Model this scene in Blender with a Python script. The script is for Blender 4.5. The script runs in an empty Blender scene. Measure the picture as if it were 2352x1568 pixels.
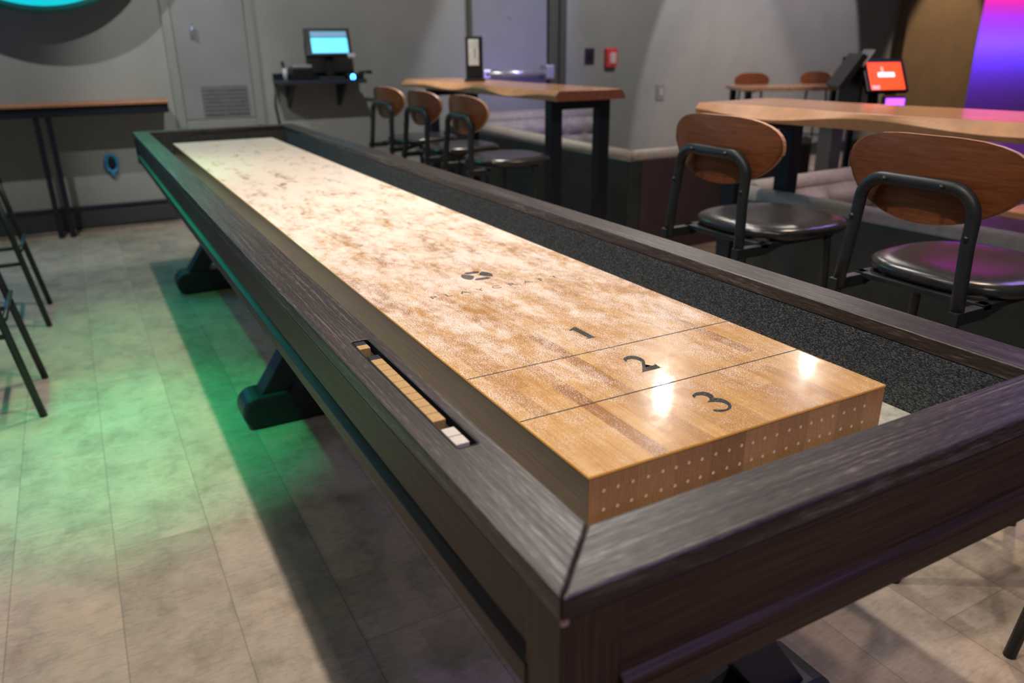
import bpy, bmesh, math, random
from math import sin, cos, pi, radians, sqrt
from mathutils import Vector, Matrix
random.seed(7)
scn = bpy.context.scene
COL = scn.collection

# ------------------------------------------------------------------ camera
cam_d = bpy.data.cameras.new('camera'); cam = bpy.data.objects.new('camera', cam_d); COL.objects.link(cam)
YAW, PITCH, ROLL, FPX = -0.5009, -0.3655, -0.0099, 1767.15
fw = Vector((-sin(YAW)*cos(PITCH), cos(YAW)*cos(PITCH), sin(PITCH)))
rt0 = Vector((cos(YAW), sin(YAW), 0)); up0 = rt0.cross(fw)
rt = rt0*cos(ROLL)+up0*sin(ROLL); up = -rt0*sin(ROLL)+up0*cos(ROLL)
M = Matrix((rt, up, -fw)).transposed().to_4x4(); M.translation = Vector((-0.4368, -0.6204, 1.2030))
cam.matrix_world = M
cam_d.sensor_width = 36.0; cam_d.sensor_fit = 'HORIZONTAL'; cam_d.lens = FPX/2352*36.0
cam_d.clip_start = 0.02; cam_d.clip_end = 60
cam_d.dof.use_dof = True; cam_d.dof.focus_distance = 1.25; cam_d.dof.aperture_fstop = 3.6
scn.camera = cam

# ------------------------------------------------------------------ view, world
scn.view_settings.view_transform = 'Standard'; scn.view_settings.look = 'None'
scn.view_settings.gamma = 1.0; scn.view_settings.use_curve_mapping = False
scn.view_settings.exposure = 0.33
scn.cycles.use_denoising = True
scn.cycles.sample_clamp_indirect = 6.0
world = bpy.data.worlds.new('room_ambient'); scn.world = world; world.use_nodes = True
wb = world.node_tree.nodes['Background']; wb.inputs[0].default_value = (0.56, 0.56, 0.58, 1); wb.inputs[1].default_value = 0.075

# ------------------------------------------------------------------ lamps of the room and added lights
def spot(name, loc, tgt, W, col, size=80, blend=0.4, rad=0.04):
    d = bpy.data.lights.new(name, 'SPOT'); d.energy = W; d.color = col
    d.spot_size = radians(size); d.spot_blend = blend; d.shadow_soft_size = rad
    o = bpy.data.objects.new(name, d); COL.objects.link(o); o.location = loc
    o.rotation_euler = (Vector(tgt)-Vector(loc)).to_track_quat('-Z', 'Y').to_euler()
    return o
def area(name, loc, tgt, W, col, sx, sy):
    d = bpy.data.lights.new(name, 'AREA'); d.energy = W; d.color = col; d.shape = 'RECTANGLE'; d.size = sx; d.size_y = sy
    o = bpy.data.objects.new(name, d); COL.objects.link(o); o.location = loc
    o.rotation_euler = (Vector(tgt)-Vector(loc)).to_track_quat('-Z', 'Y').to_euler()
    return o
WARM = (1.0, 0.89, 0.76); WHITE = (1.0, 0.93, 0.84)
for y, e in ((0.1, 104), (1.5, 102), (2.9, 100)):
    spot('track_spot', (-0.12, y, 3.2), (-0.05, y, 0), e, WARM, 84, 0.7, 0.03)
spot('board_spot', (3.73, 4.21, 3.2), (0.8, 1.2, 0.7), 42, WHITE, 60, 0.6, 0.045)
spot('board_spot', (5.52, 4.15, 3.2), (1.5, 1.0, 0.6), 32, WHITE, 55, 0.6, 0.03)
spot('stool_spot', (1.6, 2.45, 3.2), (1.3, 0.9, 0.4), 105, WHITE, 75, 0.7, 0.05)
spot('table_spot', (2.6, 1.0, 3.2), (2.3, 1.4, 0.9), 115, (1.0, .76, .55), 80, 0.6, 0.05)
spot('table_spot', (2.2, 4.6, 3.2), (2.0, 4.0, 0.9), 190, WARM, 62, 0.6, 0.05)
spot('green_spot', (-1.15, 1.55, 3.3), (-0.50, 1.95, 0), 330, (0.0, 1.0, 0.34), 27, 1.0, 0.04)
spot('green_spot', (-1.15, 2.75, 3.3), (-0.42, 2.85, 0), 120, (0.0, 1.0, 0.34), 36, 1.0, 0.04)
spot('green_spot', (-2.2, 2.3, 2.6), (-0.15, 2.6, 0.7), 13, (0.0, 1.0, 0.42), 50, 0.8, 0.05)
spot('floor_spot', (-1.7, 1.2, 3.2), (-0.5, 1.2, 0.3), 20, WARM, 100, 0.7, 0.06)
spot('behind_spot', (-0.2, -1.6, 3.2), (0.4, 0.3, 0.4), 58, (1, .9, .8), 80, 0.7, 0.06)
area('blue_glint_light', (-2.1, 5.4, 1.9), (-0.1, 0.5, 0.8), 16.0, (0.02, 0.25, 1.0), 1.3, 0.7)  # unseen blue light added for the glints on the left rail edge
area('green_rim_light', (-0.55, 5.36, 1.80), (-0.3, 1.5, 0.8), 6.5, (0.0, 1.0, 0.38), 1.2, 0.3)  # unseen green light added to give the rail edge a green rim
spot('violet_spot', (1.6, -2.6, 2.6), (0.4, -0.2, 0.7), 60, (0.40, 0.28, 1.0), 34, 0.8, 0.06)
spot('far_table_spot', (4.6, 3.6, 3.2), (5.5, 5.0, 0.9), 70, (1.0, .66, .38), 44, 0.6, 0.05)
# wall washers
spot('wall_washer', (-0.9, 3.8, 3.3), (-0.6, 5.7, 1.0), 115, (.96, 1, .93), 66, 0.5, 0.03)
spot('wall_washer', (0.5, 2.7, 3.3), (1.3, 5.7, 1.05), 165, (1, .99, .97), 58, 0.5, 0.03)
spot('wall_washer', (3.9, 3.4, 3.3), (4.2, 5.7, 1.1), 135, (1, .96, .95), 70, 0.15, 0.03)
spot('wall_washer', (6.2, 3.7, 3.3), (6.1, 5.7, 1.4), 170, (1, .86, .96), 56, 0.08, 0.03)
spot('pillar_spot', (8.95, 4.1, 3.3), (8.95, 5.55, 0.9), 230, (1, .76, .52), 40, 0.4, 0.03)
spot('door_glow', (3.6, 4.3, 0.95), (3.1, 5.7, 0.9), 13, (0.35, 0.25, 1.0), 70, 0.8, 0.05)
spot('door_glow', (3.9, 4.6, 2.2), (3.2, 5.7, 1.5), 20, (0.35, 0.42, 1.0), 48, 0.8, 0.05)
area('blue_wall_light', (11.6, 6.2, 1.2), (11.6, 6.6, 1.2), 42, (0.06, 0.035, 1.0), 3.6, 0.1)
area('magenta_wall_light', (11.6, 6.2, 2.1), (11.6, 6.6, 2.0), 36, (1.0, 0.005, 0.08), 3.6, 0.1)
spot('violet_spot', (4.6, 1.2, 3.2), (2.8, 1.0, 0.6), 45, (0.45, 0.30, 1.0), 80, 0.8, 0.05)

# ------------------------------------------------------------------ material helpers
class NT:
    def __init__(s, name):
        s.m = bpy.data.materials.new(name); s.m.use_nodes = True; s.t = s.m.node_tree
        s.b = s.t.nodes['Principled BSDF']; s.out = s.t.nodes['Material Output']
    def n(s, ty, **kw):
        x = s.t.nodes.new(ty)
        for k, v in kw.items(): setattr(x, k, v)
        return x
    def l(s, a, b): s.t.links.new(a, b)
    def v(s, sock, val):
        if isinstance(val, (int, float)) or isinstance(val, tuple): sock.default_value = val
        else: s.l(val, sock)
    def coords(s, scale=(1, 1, 1), rot=(0, 0, 0), loc=(0, 0, 0)):
        tc = s.n('ShaderNodeTexCoord'); mp = s.n('ShaderNodeMapping')
        mp.inputs['Scale'].default_value = scale; mp.inputs['Rotation'].default_value = rot; mp.inputs['Location'].default_value = loc
        s.l(tc.outputs['Object'], mp.inputs['Vector']); return mp.outputs[0]
    def noise(s, vec, scale, detail=3, rough=.5, dist=0.0):
        x = s.n('ShaderNodeTexNoise'); s.l(vec, x.inputs['Vector']); x.inputs['Scale'].default_value = scale
        x.inputs['Detail'].default_value = detail; x.inputs['Roughness'].default_value = rough; x.inputs['Distortion'].default_value = dist
        return x.outputs[0]
    def ramp(s, fac, stops):
        x = s.n('ShaderNodeValToRGB'); s.l(fac, x.inputs[0]); e = x.color_ramp.elements
        while len(e) < len(stops): e.new(0.5)
        for el, (p, c) in zip(e, stops): el.position = p; el.color = (*c, 1) if len(c) == 3 else c
        return x.outputs[0]
    def math(s, op, a, b=0.0, c=0.0, clamp=False):
        x = s.n('ShaderNodeMath', operation=op); x.use_clamp = clamp
        s.v(x.inputs[0], a); s.v(x.inputs[1], b); s.v(x.inputs[2], c); return x.outputs[0]
    def mix(s, fac, a, b, blend='MIX'):
        x = s.n('ShaderNodeMix', data_type='RGBA', blend_type=blend); s.v(x.inputs[0], fac)
        s.v(x.inputs[6], a if not isinstance(a, tuple) or len(a) == 4 else (*a, 1)); s.v(x.inputs[7], b if not isinstance(b, tuple) or len(b) == 4 else (*b, 1)); return x.outputs[2]
    def maprange(s, v, a, b, c=0.0, d=1.0, smooth=False):
        x = s.n('ShaderNodeMapRange'); x.interpolation_type = 'SMOOTHSTEP' if smooth else 'LINEAR'
        s.v(x.inputs[0], v); s.v(x.inputs[1], a); s.v(x.inputs[2], b); s.v(x.inputs[3], c); s.v(x.inputs[4], d); return x.outputs[0]
    def sep(s, vec):
        x = s.n('ShaderNodeSeparateXYZ'); s.l(vec, x.inputs[0]); return x.outputs
    def comb(s, a, b, c):
        x = s.n('ShaderNodeCombineXYZ'); s.v(x.inputs[0], a); s.v(x.inputs[1], b); s.v(x.inputs[2], c); return x.outputs[0]
    def white(s, vec, dim='3D'):
        x = s.n('ShaderNodeTexWhiteNoise', noise_dimensions=dim)
        s.l(vec, x.inputs['Vector'] if dim != '1D' else x.inputs['W']); return x.outputs[0]
    def bump(s, h, strength=.3, dist=.001):
        x = s.n('ShaderNodeBump'); x.inputs['Strength'].default_value = strength; x.inputs['Distance'].default_value = dist
        s.l(h, x.inputs['Height']); s.l(x.outputs[0], s.b.inputs['Normal']); return x
    def set(s, **kw):
        for k, v in kw.items():
            k = {'color': 'Base Color', 'rough': 'Roughness', 'metal': 'Metallic', 'coat': 'Coat Weight', 'coatr': 'Coat Roughness', 'spec': 'Specular IOR Level'}.get(k, k)
            if k == 'Base Color' and isinstance(v, tuple) and len(v) == 3: v = (*v, 1)
            s.v(s.b.inputs[k], v)
        return s
def plain(name, col, rough=.5, metal=0.0, var=.12, nscale=30, bump=0.0, spec=.5):
    t = NT(name); c = t.coords(); f = t.noise(c, nscale, 3)
    lo = tuple(max(0, x*(1-var)) for x in col); hi = tuple(min(1, x*(1+var)) for x in col)
    t.set(color=t.ramp(f, [(.3, lo), (.7, hi)]), rough=rough, metal=metal, spec=spec)
    if bump: t.bump(t.noise(c, nscale*12, 2), bump, .001)
    return t.m
def glow(name, col, strength):
    t = NT(name); t.set(color=(.01, .01, .01), rough=.3); t.b.inputs['Emission Color'].default_value = (*col, 1); t.b.inputs['Emission Strength'].default_value = strength
    return t.m

def dark_oak(name, axis):
    """espresso stained open-grain oak, grain runs along axis (0 x, 1 y, 2 z)"""
    t = NT(name); tc = t.n('ShaderNodeTexCoord'); X = t.sep(tc.outputs['Object'])
    o = [X[0], X[1], X[2]]; a = o[axis]; r = [o[i] for i in range(3) if i != axis]
    wob = t.noise(t.comb(t.math('MULTIPLY', a, 2.2), t.math('MULTIPLY', r[0], 14.0), t.math('MULTIPLY', r[1], 6.0)), 1.0, 2)
    cross = t.math('ADD', r[0], t.math('MULTIPLY', wob, .026))
    v = t.comb(t.math('MULTIPLY', a, 3.2), t.math('MULTIPLY', cross, 240.0), t.math('MULTIPLY', r[1], 90.0))
    g1 = t.noise(v, 1.0, 3, .6)
    v2 = t.comb(t.math('MULTIPLY', a, 45.0), t.math('MULTIPLY', r[0], 800.0), t.math('MULTIPLY', r[1], 600.0))
    g2 = t.noise(v2, 1.0, 2)
    g = t.math('ADD', t.math('MULTIPLY', g1, .55), t.math('MULTIPLY', g2, .45))
    col = t.ramp(g, [(.38, (.008, .005, .005)), (.49, (.030, .019, .017)), (.56, (.062, .044, .041)), (.66, (.20, .165, .16))])
    t.set(color=col, rough=t.maprange(g, .35, .65, .48, .33), spec=.6)
    t.bump(g, .6, .0007)
    return t.m
OAK_X = dark_oak('dark_oak_cross', 0); OAK_Y = dark_oak('dark_oak_long', 1)
def dark_panel(name, axis):
    t = NT(name); s = [5, 5, 5]
    s = [260, 260, 260]; s[axis] = 6
    g = t.noise(t.coords(tuple(s)), 1.0, 3, .6)
    t.set(color=t.ramp(g, [(.35, (.028, .013, .008)), (.65, (.074, .040, .024))]), rough=.46, spec=.3)
    t.bump(g, .2, .0005); return t.m
PAN_X = dark_panel('dark_panel_cross', 0); PAN_Y = dark_panel('dark_panel_long', 1); PAN_Z = dark_panel('dark_panel_upright', 2)

def powder_mask(t):
    tc = t.n('ShaderNodeTexCoord'); X = t.sep(tc.outputs['Object'])
    y = X[1]; x = X[0]
    dens = t.ramp(t.maprange(y, -0.05, 3.9), [(0.0, (.0,)*3), (.045, (.035,)*3), (.06, (.20,)*3), (.10, (.36,)*3), (.16, (.48,)*3), (.24, (.60,)*3), (.45, (.75,)*3), (1.0, (.92,)*3)])
    wv = t.comb(t.math('MULTIPLY', x, 15.0), t.math('MULTIPLY', y, 6.0), 0.0)
    p1 = t.noise(wv, 1.0, 6, .66, .25)
    p2 = t.noise(t.comb(t.math('MULTIPLY', x, 60.0), t.math('MULTIPLY', y, 32.0), 3.0), 1.0, 4, .6, .5)
    p = t.math('ADD', t.math('MULTIPLY', p1, .64), t.math('MULTIPLY', p2, .36))
    cov = t.math('ADD', dens, t.math('MULTIPLY', t.math('SUBTRACT', p, .5), 3.1))
    grain = t.noise(t.comb(x, y, 0.0), 560.0, 2, .6)
    near = t.maprange(y, .3, 2.2)       # grains clump into film towards the far end
    gr = t.math('ADD', t.math('MULTIPLY', t.math('SUBTRACT', grain, .5), t.maprange(near, 0.0, 1.0, 4.2, 1.6)), .5)
    m = t.maprange(t.math('SUBTRACT', cov, gr), -.05, .10, 0.0, 1.0, True)
    return m, x, y
def maple(t, x, y):
    sid = t.math('FLOOR', t.math('DIVIDE', x, .0235))
    off = t.white(sid, '1D')
    q = t.math('ADD', t.math('DIVIDE', y, .24), t.math('MULTIPLY', off, 9.0))
    bid = t.math('FLOOR', q)
    rnd = t.white(t.comb(sid, bid, 0.0))
    col = t.ramp(rnd, [(0.0, (.42, .20, .065)), (.10, (.54, .285, .092)), (.5, (.65, .365, .128)), (1.0, (.74, .445, .170))])
    g = t.noise(t.comb(t.math('MULTIPLY', x, 300.0), t.math('MULTIPLY', y, 12.0), rnd), 1.0, 4, .6)
    col = t.mix(.55, col, t.ramp(g, [(.3, (.62, .50, .38)), (.6, (1, 1, 1))]), 'MULTIPLY')
    blot = t.noise(t.comb(t.math('MULTIPLY', x, 14.0), t.math('MULTIPLY', y, 9.0), 5.0), 1.0, 4, .6)
    col = t.mix(.35, col, t.ramp(blot, [(.35, (.78, .62, .48)), (.6, (1, 1, 1))]), 'MULTIPLY')
    return col
def playfield_mat():
    t = NT('powdered_maple'); m, x, y = powder_mask(t)
    col = t.mix(m, maple(t, x, y), (.86, .715, .63))
    sc = t.noise(t.comb(t.math('MULTIPLY', x, 40.0), t.math('MULTIPLY', y, 40.0), 1.0), 1.0, 5, .7)
    r0 = t.maprange(sc, .35, .7, .16, .34)
    t.set(color=col, rough=t.maprange(m, 0.0, 1.0, r0, .75), coat=t.math('SUBTRACT', .6, t.math('MULTIPLY', m, .6), clamp=True), coatr=.07, spec=.18)
    t.bump(m, .35, .0007); return t.m
PLAY = playfield_mat()
def ink_mat():
    t = NT('worn_black_ink'); m, x, y = powder_mask(t)
    k = t.noise(t.comb(x, y, 4.0), 420.0, 2, .7)
    w = t.maprange(k, .60, .64)
    mm = t.math('MAXIMUM', t.math('MULTIPLY', m, .35), t.math('MULTIPLY', w, .45))
    t.set(color=t.mix(mm, (.012, .015, .022), (.50, .42, .36)), rough=.5, spec=.12); return t.m
INK = ink_mat()
def faded_ink():
    t = NT('faded_black_ink'); m, x, y = powder_mask(t)
    k = t.noise(t.comb(x, y, 7.0), 70.0, 3, .7)
    a = t.maprange(k, .30, .40)
    tr = t.n('ShaderNodeBsdfTransparent'); mx = t.n('ShaderNodeMixShader')
    t.set(color=t.mix(t.math('MULTIPLY', m, .25), (.012, .015, .022), (.50, .42, .36)), rough=.4)
    t.l(a, mx.inputs[0]); t.l(tr.outputs[0], mx.inputs[1]); t.l(t.b.outputs[0], mx.inputs[2]); t.l(mx.outputs[0], t.out.inputs[0]); return t.m
FINK = faded_ink()
RESIN = plain('amber_resin_edge', (.80, .40, .07), .12, var=.08, nscale=8)
def end_grain():
    t = NT('maple_end_grain'); tc = t.n('ShaderNodeTexCoord'); X = t.sep(tc.outputs['Object'])
    x, z = X[0], X[2]
    sid = t.math('FLOOR', t.math('DIVIDE', t.math('ADD', x, .5), .057)); rnd = t.white(sid, '1D')
    base = t.ramp(rnd, [(0.0, (.33, .135, .045)), (.4, (.44, .20, .070)), (1.0, (.56, .28, .105))])
    cx = t.math('MULTIPLY', rnd, .3)
    dx = t.math('SUBTRACT', x, cx); dz = t.math('ADD', z, -.5)
    rad = t.math('SQRT', t.math('ADD', t.math('MULTIPLY', dx, dx), t.math('MULTIPLY', dz, dz)))
    ring = t.math('SINE', t.math('MULTIPLY', t.math('ADD', rad, t.math('MULTIPLY', t.noise(tc.outputs['Object'], 30, 2), .010)), 900.0))
    fib = t.noise(t.comb(t.math('MULTIPLY', x, 500.0), 0.0, t.math('MULTIPLY', z, 40.0)), 1.0, 3)
    col = t.mix(.45, base, t.ramp(t.maprange(ring, -1.0, 1.0), [(0.0, (.84, .80, .75)), (1.0, (1, 1, 1))]), 'MULTIPLY')
    col = t.mix(.6, col, t.ramp(fib, [(.3, (.6, .55, .5)), (.65, (1, 1, 1))]), 'MULTIPLY')
    t.set(color=col, rough=.38); return t.m
ENDG = end_grain()
def side_grain():
    t = NT('maple_side_grain')
    g = t.noise(t.coords((200, 5, 260)), 1.0, 4, .6)
    t.set(color=t.ramp(g, [(.3, (.11, .066, .034)), (.7, (.20, .128, .070))]), rough=.36); return t.m
SIDEG = side_grain()
def carpet():
    t = NT('charcoal_loop_carpet'); tc = t.n('ShaderNodeTexCoord')
    vo = t.n('ShaderNodeTexVoronoi'); t.l(t.coords((430, 400, 520)), vo.inputs['Vector']); vo.inputs['Scale'].default_value = 1.0
    cell = t.white(vo.outputs['Position']) if 'Position' in vo.outputs else vo.outputs[0]
    n2 = t.noise(tc.outputs['Object'], 900, 2)
    v = t.math('ADD', t.math('MULTIPLY', cell, .7), t.math('MULTIPLY', n2, .3))
    col = t.ramp(v, [(.2, (.035, .038, .046)), (.6, (.085, .092, .10)), (.9, (.17, .18, .185))])
    t.set(color=col, rough=.95, spec=.1)
    t.bump(t.math('SUBTRACT', 1.0, vo.outputs['Distance']), .9, .002); return t.m
CARPET = carpet()
FELT = plain('powdery_gutter_floor', (.52, .50, .44), .9, var=.25, nscale=60, bump=.4)
BLACKP = plain('black_plastic', (.012, .012, .014), .35)
TRAY = plain('black_tray_lining', (.008, .008, .009), .6)
BRASSB = plain('golden_bead', (.50, .31, .125), .42, var=.14, nscale=300)
SILVB = plain('pale_bead', (.66, .60, .54), .35, var=.12, nscale=400)
DOWEL = plain('pale_dowel', (.86, .64, .42), .5)
NAVY = plain('blue_black_metal', (.012, .016, .028), .38, metal=.2)
METAL = plain('matte_black_metal', (.030, .034, .038), .42, metal=.35)
def chairwood(name, c1, c2):
    t = NT(name); g = t.noise(t.coords((60, 9, 130)), 1.0, 4, .6, .4)
    t.set(color=t.ramp(g, [(.3, c1), (.7, c2)]), rough=.30, coat=.25, coatr=.2); t.bump(g, .1, .0004); return t.m
BACKW = chairwood('walnut_veneer', (.13, .036, .012), (.25, .078, .026))
PLYE = plain('plywood_edge', (.62, .33, .20), .4)
LEATH = plain('black_leather', (.030, .030, .034), .22, var=.2, nscale=90, bump=.12)
def slab(name, c1, c2, c3):
    t = NT(name); g = t.noise(t.coords((38, 3.2, 38)), 1.0, 4, .6, .8)
    t.set(color=t.ramp(g, [(.28, c1), (.5, c2), (.72, c3)]), rough=.24, coat=.4, coatr=.12); return t.m
SLAB = slab('live_edge_slab', (.42, .19, .085), (.60, .30, .15), (.74, .42, .24))
SLABEND = plain('slab_end_grain', (.24, .085, .055), .5, var=.2, nscale=60)
SLABE = plain('live_edge_side', (.62, .32, .16), .4, var=.15, nscale=14)
def floor_mat():
    t = NT('vinyl_plank_floor'); tc = t.n('ShaderNodeTexCoord'); X = t.sep(tc.outputs['Object']); x, y = X[0], X[1]
    u = t.math('DIVIDE', t.math('ADD', x, .54), .2285); pid = t.math('FLOOR', u); off = t.white(pid, '1D')
    q = t.math('ADD', t.math('DIVIDE', y, 1.22), t.math('MULTIPLY', off, 5.0)); bid = t.math('FLOOR', q)
    rnd = t.white(t.comb(pid, bid, 0.0))
    base = t.ramp(rnd, [(0.0, (.42, .345, .295)), (.5, (.45, .38, .33)), (1.0, (.475, .40, .345))])
    n1 = t.noise(t.comb(t.math('MULTIPLY', x, 8.0), t.math('MULTIPLY', y, 6.5), t.math('MULTIPLY', rnd, 3.0)), 1.0, 7, .68, .15)
    col = t.mix(.75, base, t.ramp(n1, [(.30, (.50, .47, .43)), (.50, (.92, .90, .86)), (.70, (1.22, 1.12, 1.02))]), 'MULTIPLY')
    n2 = t.noise(t.comb(t.math('MULTIPLY', x, 26.0), t.math('MULTIPLY', y, 110.0), 2.0), 1.0, 4, .7)
    col = t.mix(.45, col, t.ramp(n2, [(.32, (.58, .56, .54)), (.55, (1, 1, 1))]), 'MULTIPLY')
    pb = t.white(t.comb(t.math('FLOOR', t.math('MULTIPLY', u, 2.0)), t.math('FLOOR', t.math('ADD', t.math('DIVIDE', y, .155), t.math('MULTIPLY', t.white(t.math('FLOOR', t.math('MULTIPLY', u, 2.0)), '1D'), 3.0))), 1.0))
    soft = t.noise(t.comb(t.math('MULTIPLY', x, 5.0), t.math('MULTIPLY', y, 5.0), 4.0), 1.0, 3)
    col = t.mix(t.maprange(soft, .42, .6, .05, .55), col, t.ramp(pb, [(0.0, (.66, .64, .62)), (.35, (.95, .93, .90)), (.7, (1.04, .98, .90)), (1.0, (1.16, 1.06, .96))]), 'MULTIPLY')
    n3 = t.noise(t.comb(t.math('MULTIPLY', x, 9.0), t.math('MULTIPLY', y, 15.0), 9.0), 1.0, 3, .6)
    col = t.mix(t.maprange(n3, .55, .75, 0.0, .4), col, (.27, .15, .10))
    fu = t.math('FRACT', u); fq = t.math('FRACT', q)
    e1 = t.math('LESS_THAN', t.math('MINIMUM', fu, t.math('SUBTRACT', 1.0, fu)), .008)
    e2 = t.math('LESS_THAN', t.math('MINIMUM', fq, t.math('SUBTRACT', 1.0, fq)), .0013)
    e = t.math('MAXIMUM', e1, e2)
    col = t.mix(t.math('MULTIPLY', e, .32), col, (.07, .055, .045))
    t.set(color=col, rough=t.maprange(n1, .3, .7, .50, .38), spec=.4)
    t.bump(t.math('SUBTRACT', n2, t.math('MULTIPLY', e, .6)), .12, .001); return t.m
FLOOR = floor_mat()
WALL = plain('grey_wall_paint', (.30, .305, .285), .55, var=.05, nscale=5, bump=.08)
TRIM = plain('grey_trim_paint', (.26, .27, .25), .42, var=.05)
JAMB = plain('olive_jamb_paint', (.075, .08, .05), .4, var=.08)
DOORG = plain('grey_door_paint', (.25, .255, .26), .38, var=.05, nscale=4)
BASEB = plain('dark_base_vinyl', (.045, .048, .052), .5)
BROWNW = plain('brown_wall_panel', (.22, .15, .085), .5, var=.08, nscale=4)
LITW = plain('smooth_white_wall', (.34, .34, .38), .5, var=.04)
VINYL = plain('green_lit_dark_vinyl', (.030, .040, .040), .42, var=.2, nscale=9)  # green cast of the light is put into the dark vinyl colour
VINYLB = plain('plum_brown_vinyl', (.060, .040, .046), .5, var=.15, nscale=9)
CUSH = plain('light_grey_upholstery', (.36, .32, .31), .55, var=.12, nscale=25, bump=.1)

# ------------------------------------------------------------------ mesh helpers
def tagit(o, label=None, cat=None, group=None, kind=None):
    if label: o['label'] = label
    if cat: o['category'] = cat
    if group: o['group'] = group
    if kind: o['kind'] = kind
    return o
def empty(name, loc=(0, 0, 0), rz=0.0, label=None, cat=None, group=None):
    o = bpy.data.objects.new(name, None); COL.objects.link(o); o.location = loc; o.rotation_euler = (0, 0, rz)
    o.empty_display_size = .1
    return tagit(o, label, cat, group)
def obj(name, bm, mats, parent=None, bevel=0.0, smooth=False, seg=2, label=None):
    me = bpy.data.meshes.new(name); bmesh.ops.recalc_face_normals(bm, faces=bm.faces); bm.to_mesh(me); bm.free()
    for m in (mats if isinstance(mats, (list, tuple)) else [mats]): me.materials.append(m)
    if smooth:
        for p in me.polygons: p.use_smooth = True
    o = bpy.data.objects.new(name, me); COL.objects.link(o)
    if parent: o.parent = parent
    if bevel:
        b = o.modifiers.new('bevel', 'BEVEL'); b.width = bevel; b.segments = seg; b.limit_method = 'ANGLE'; b.angle_limit = radians(40)
    if label: o['label'] = label
    return o
def box(bm, x0, x1, y0, y1, z0, z1, mi=0):
    vs = [bm.verts.new((x, y, z)) for z in (z0, z1) for x, y in ((x0, y0), (x1, y0), (x1, y1), (x0, y1))]
    fs = [(0, 3, 2, 1), (4, 5, 6, 7), (0, 1, 5, 4), (1, 2, 6, 5), (2, 3, 7, 6), (3, 0, 4, 7)]
    out = [bm.faces.new([vs[i] for i in f]) for f in fs]
    for f in out: f.material_index = mi
    return vs
def B(name, x0, x1, y0, y1, z0, z1, mat, parent=None, bevel=0.0, label=None, smooth=False):
    bm = bmesh.new(); box(bm, x0, x1, y0, y1, z0, z1); return obj(name, bm, mat, parent, bevel, smooth, label=label)
def prism(bm, poly, z0, z1, ax=2):
    """extrude a 2-D polygon; ax is the extrusion axis"""
    def P(a, b, c): return (a, b, c) if ax == 2 else ((a, c, b) if ax == 1 else (c, a, b))
    lo = [bm.verts.new(P(a, b, z0)) for a, b in poly]; hi = [bm.verts.new(P(a, b, z1)) for a, b in poly]
    n = len(poly); bm.faces.new(lo[::-1]); bm.faces.new(hi)
    for i in range(n): bm.faces.new((lo[i], lo[(i+1) % n], hi[(i+1) % n], hi[i]))
def tube(bm, pts, r, n=10, flat=1.0, close=False, caps=True):
    pts = [Vector(p) for p in pts]; rings = []; N = len(pts); nrm = None
    for i, p in enumerate(pts):
        if close: d = (pts[(i+1) % N]-pts[i-1])
        else: d = (pts[min(i+1, N-1)]-pts[max(i-1, 0)])
        d.normalize()
        if nrm is None: nrm = d.orthogonal().normalized()
        nrm = (nrm-d*nrm.dot(d)).normalized(); b = d.cross(nrm)
        rr = r[i] if isinstance(r, (list, tuple)) else r
        rings.append([bm.verts.new(p+(nrm*cos(2*pi*k/n)+b*sin(2*pi*k/n)*flat)*rr) for k in range(n)])
    for i in range(N if close else N-1):
        a, c = rings[i], rings[(i+1) % N]
        for k in range(n): bm.faces.new((a[k], a[(k+1) % n], c[(k+1) % n], c[k]))
    if caps and not close: bm.faces.new(rings[0][::-1]); bm.faces.new(rings[-1])
def T(name, pts, r, mat, parent=None, n=10, smooth=True):
    bm = bmesh.new(); tube(bm, pts, r, n); return obj(name, bm, mat, parent, smooth=smooth)
def arc(c, r, a0, a1, n, f):
    return [f(c[0]+r*cos(a0+(a1-a0)*i/n), c[1]+r*sin(a0+(a1-a0)*i/n)) for i in range(n+1)]
def superpts(a, b, e, n=40, cx=0.0, cy=0.0):
    out = []
    for i in range(n):
        t = 2*pi*i/n; c, s = cos(t), sin(t)
        out.append((cx+a*math.copysign(abs(c)**(2/e), c), cy+b*math.copysign(abs(s)**(2/e), s)))
    return out
def loft(bm, rings, cap=True):
    R = [[bm.verts.new(p) for p in r] for r in rings]; n = len(R[0])
    for a, b in zip(R, R[1:]):
        for k in range(n): bm.faces.new((a[k], a[(k+1) % n], b[(k+1) % n], b[k]))
    if cap: bm.faces.new(R[0][::-1]); bm.faces.new(R[-1])
    return R
def dup(root, loc, rz, label, group=None):
    r = root.copy(); COL.objects.link(r); r.location = loc; r.rotation_euler = (0, 0, rz); r['label'] = label
    if group: r['group'] = group
    for ch in list(root.children):
        c = ch.copy(); COL.objects.link(c); c.parent = r
        for g in list(ch.children):
            d = g.copy(); COL.objects.link(d); d.parent = c
    return r
def struct(name, x0, x1, y0, y1, z0, z1, mat, bevel=0.0):
    return tagit(B(name, x0, x1, y0, y1, z0, z1, mat, bevel=bevel), kind='structure')

# ------------------------------------------------------------------ room
WY = 5.70
struct('floor', -4.0, 15.0, -3.5, 7.0, -0.1, 0.0, FLOOR)
struct('wall_back', -4.0, 8.199, WY, WY+.12, 0.0, 3.6, WALL)
struct('wall_pillar', 8.20, 9.60, WY-.12, WY+1.2, 0.0, 3.6, BROWNW)
struct('wall_right', 9.601, 15.0, WY+.9, WY+1.0, 0.0, 3.6, LITW)
struct('baseboard_back', -4.0, 0.16, WY-.014, WY, 0.0, 0.125, BASEB, .003)
struct('baseboard_far', 3.62, 8.19, WY-.014, WY, 0.0, 0.125, BASEB, .003)
struct('trim_1', -1.2, 0.20, WY-.03, WY, 0.15, 0.165, BASEB, .002)
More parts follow.
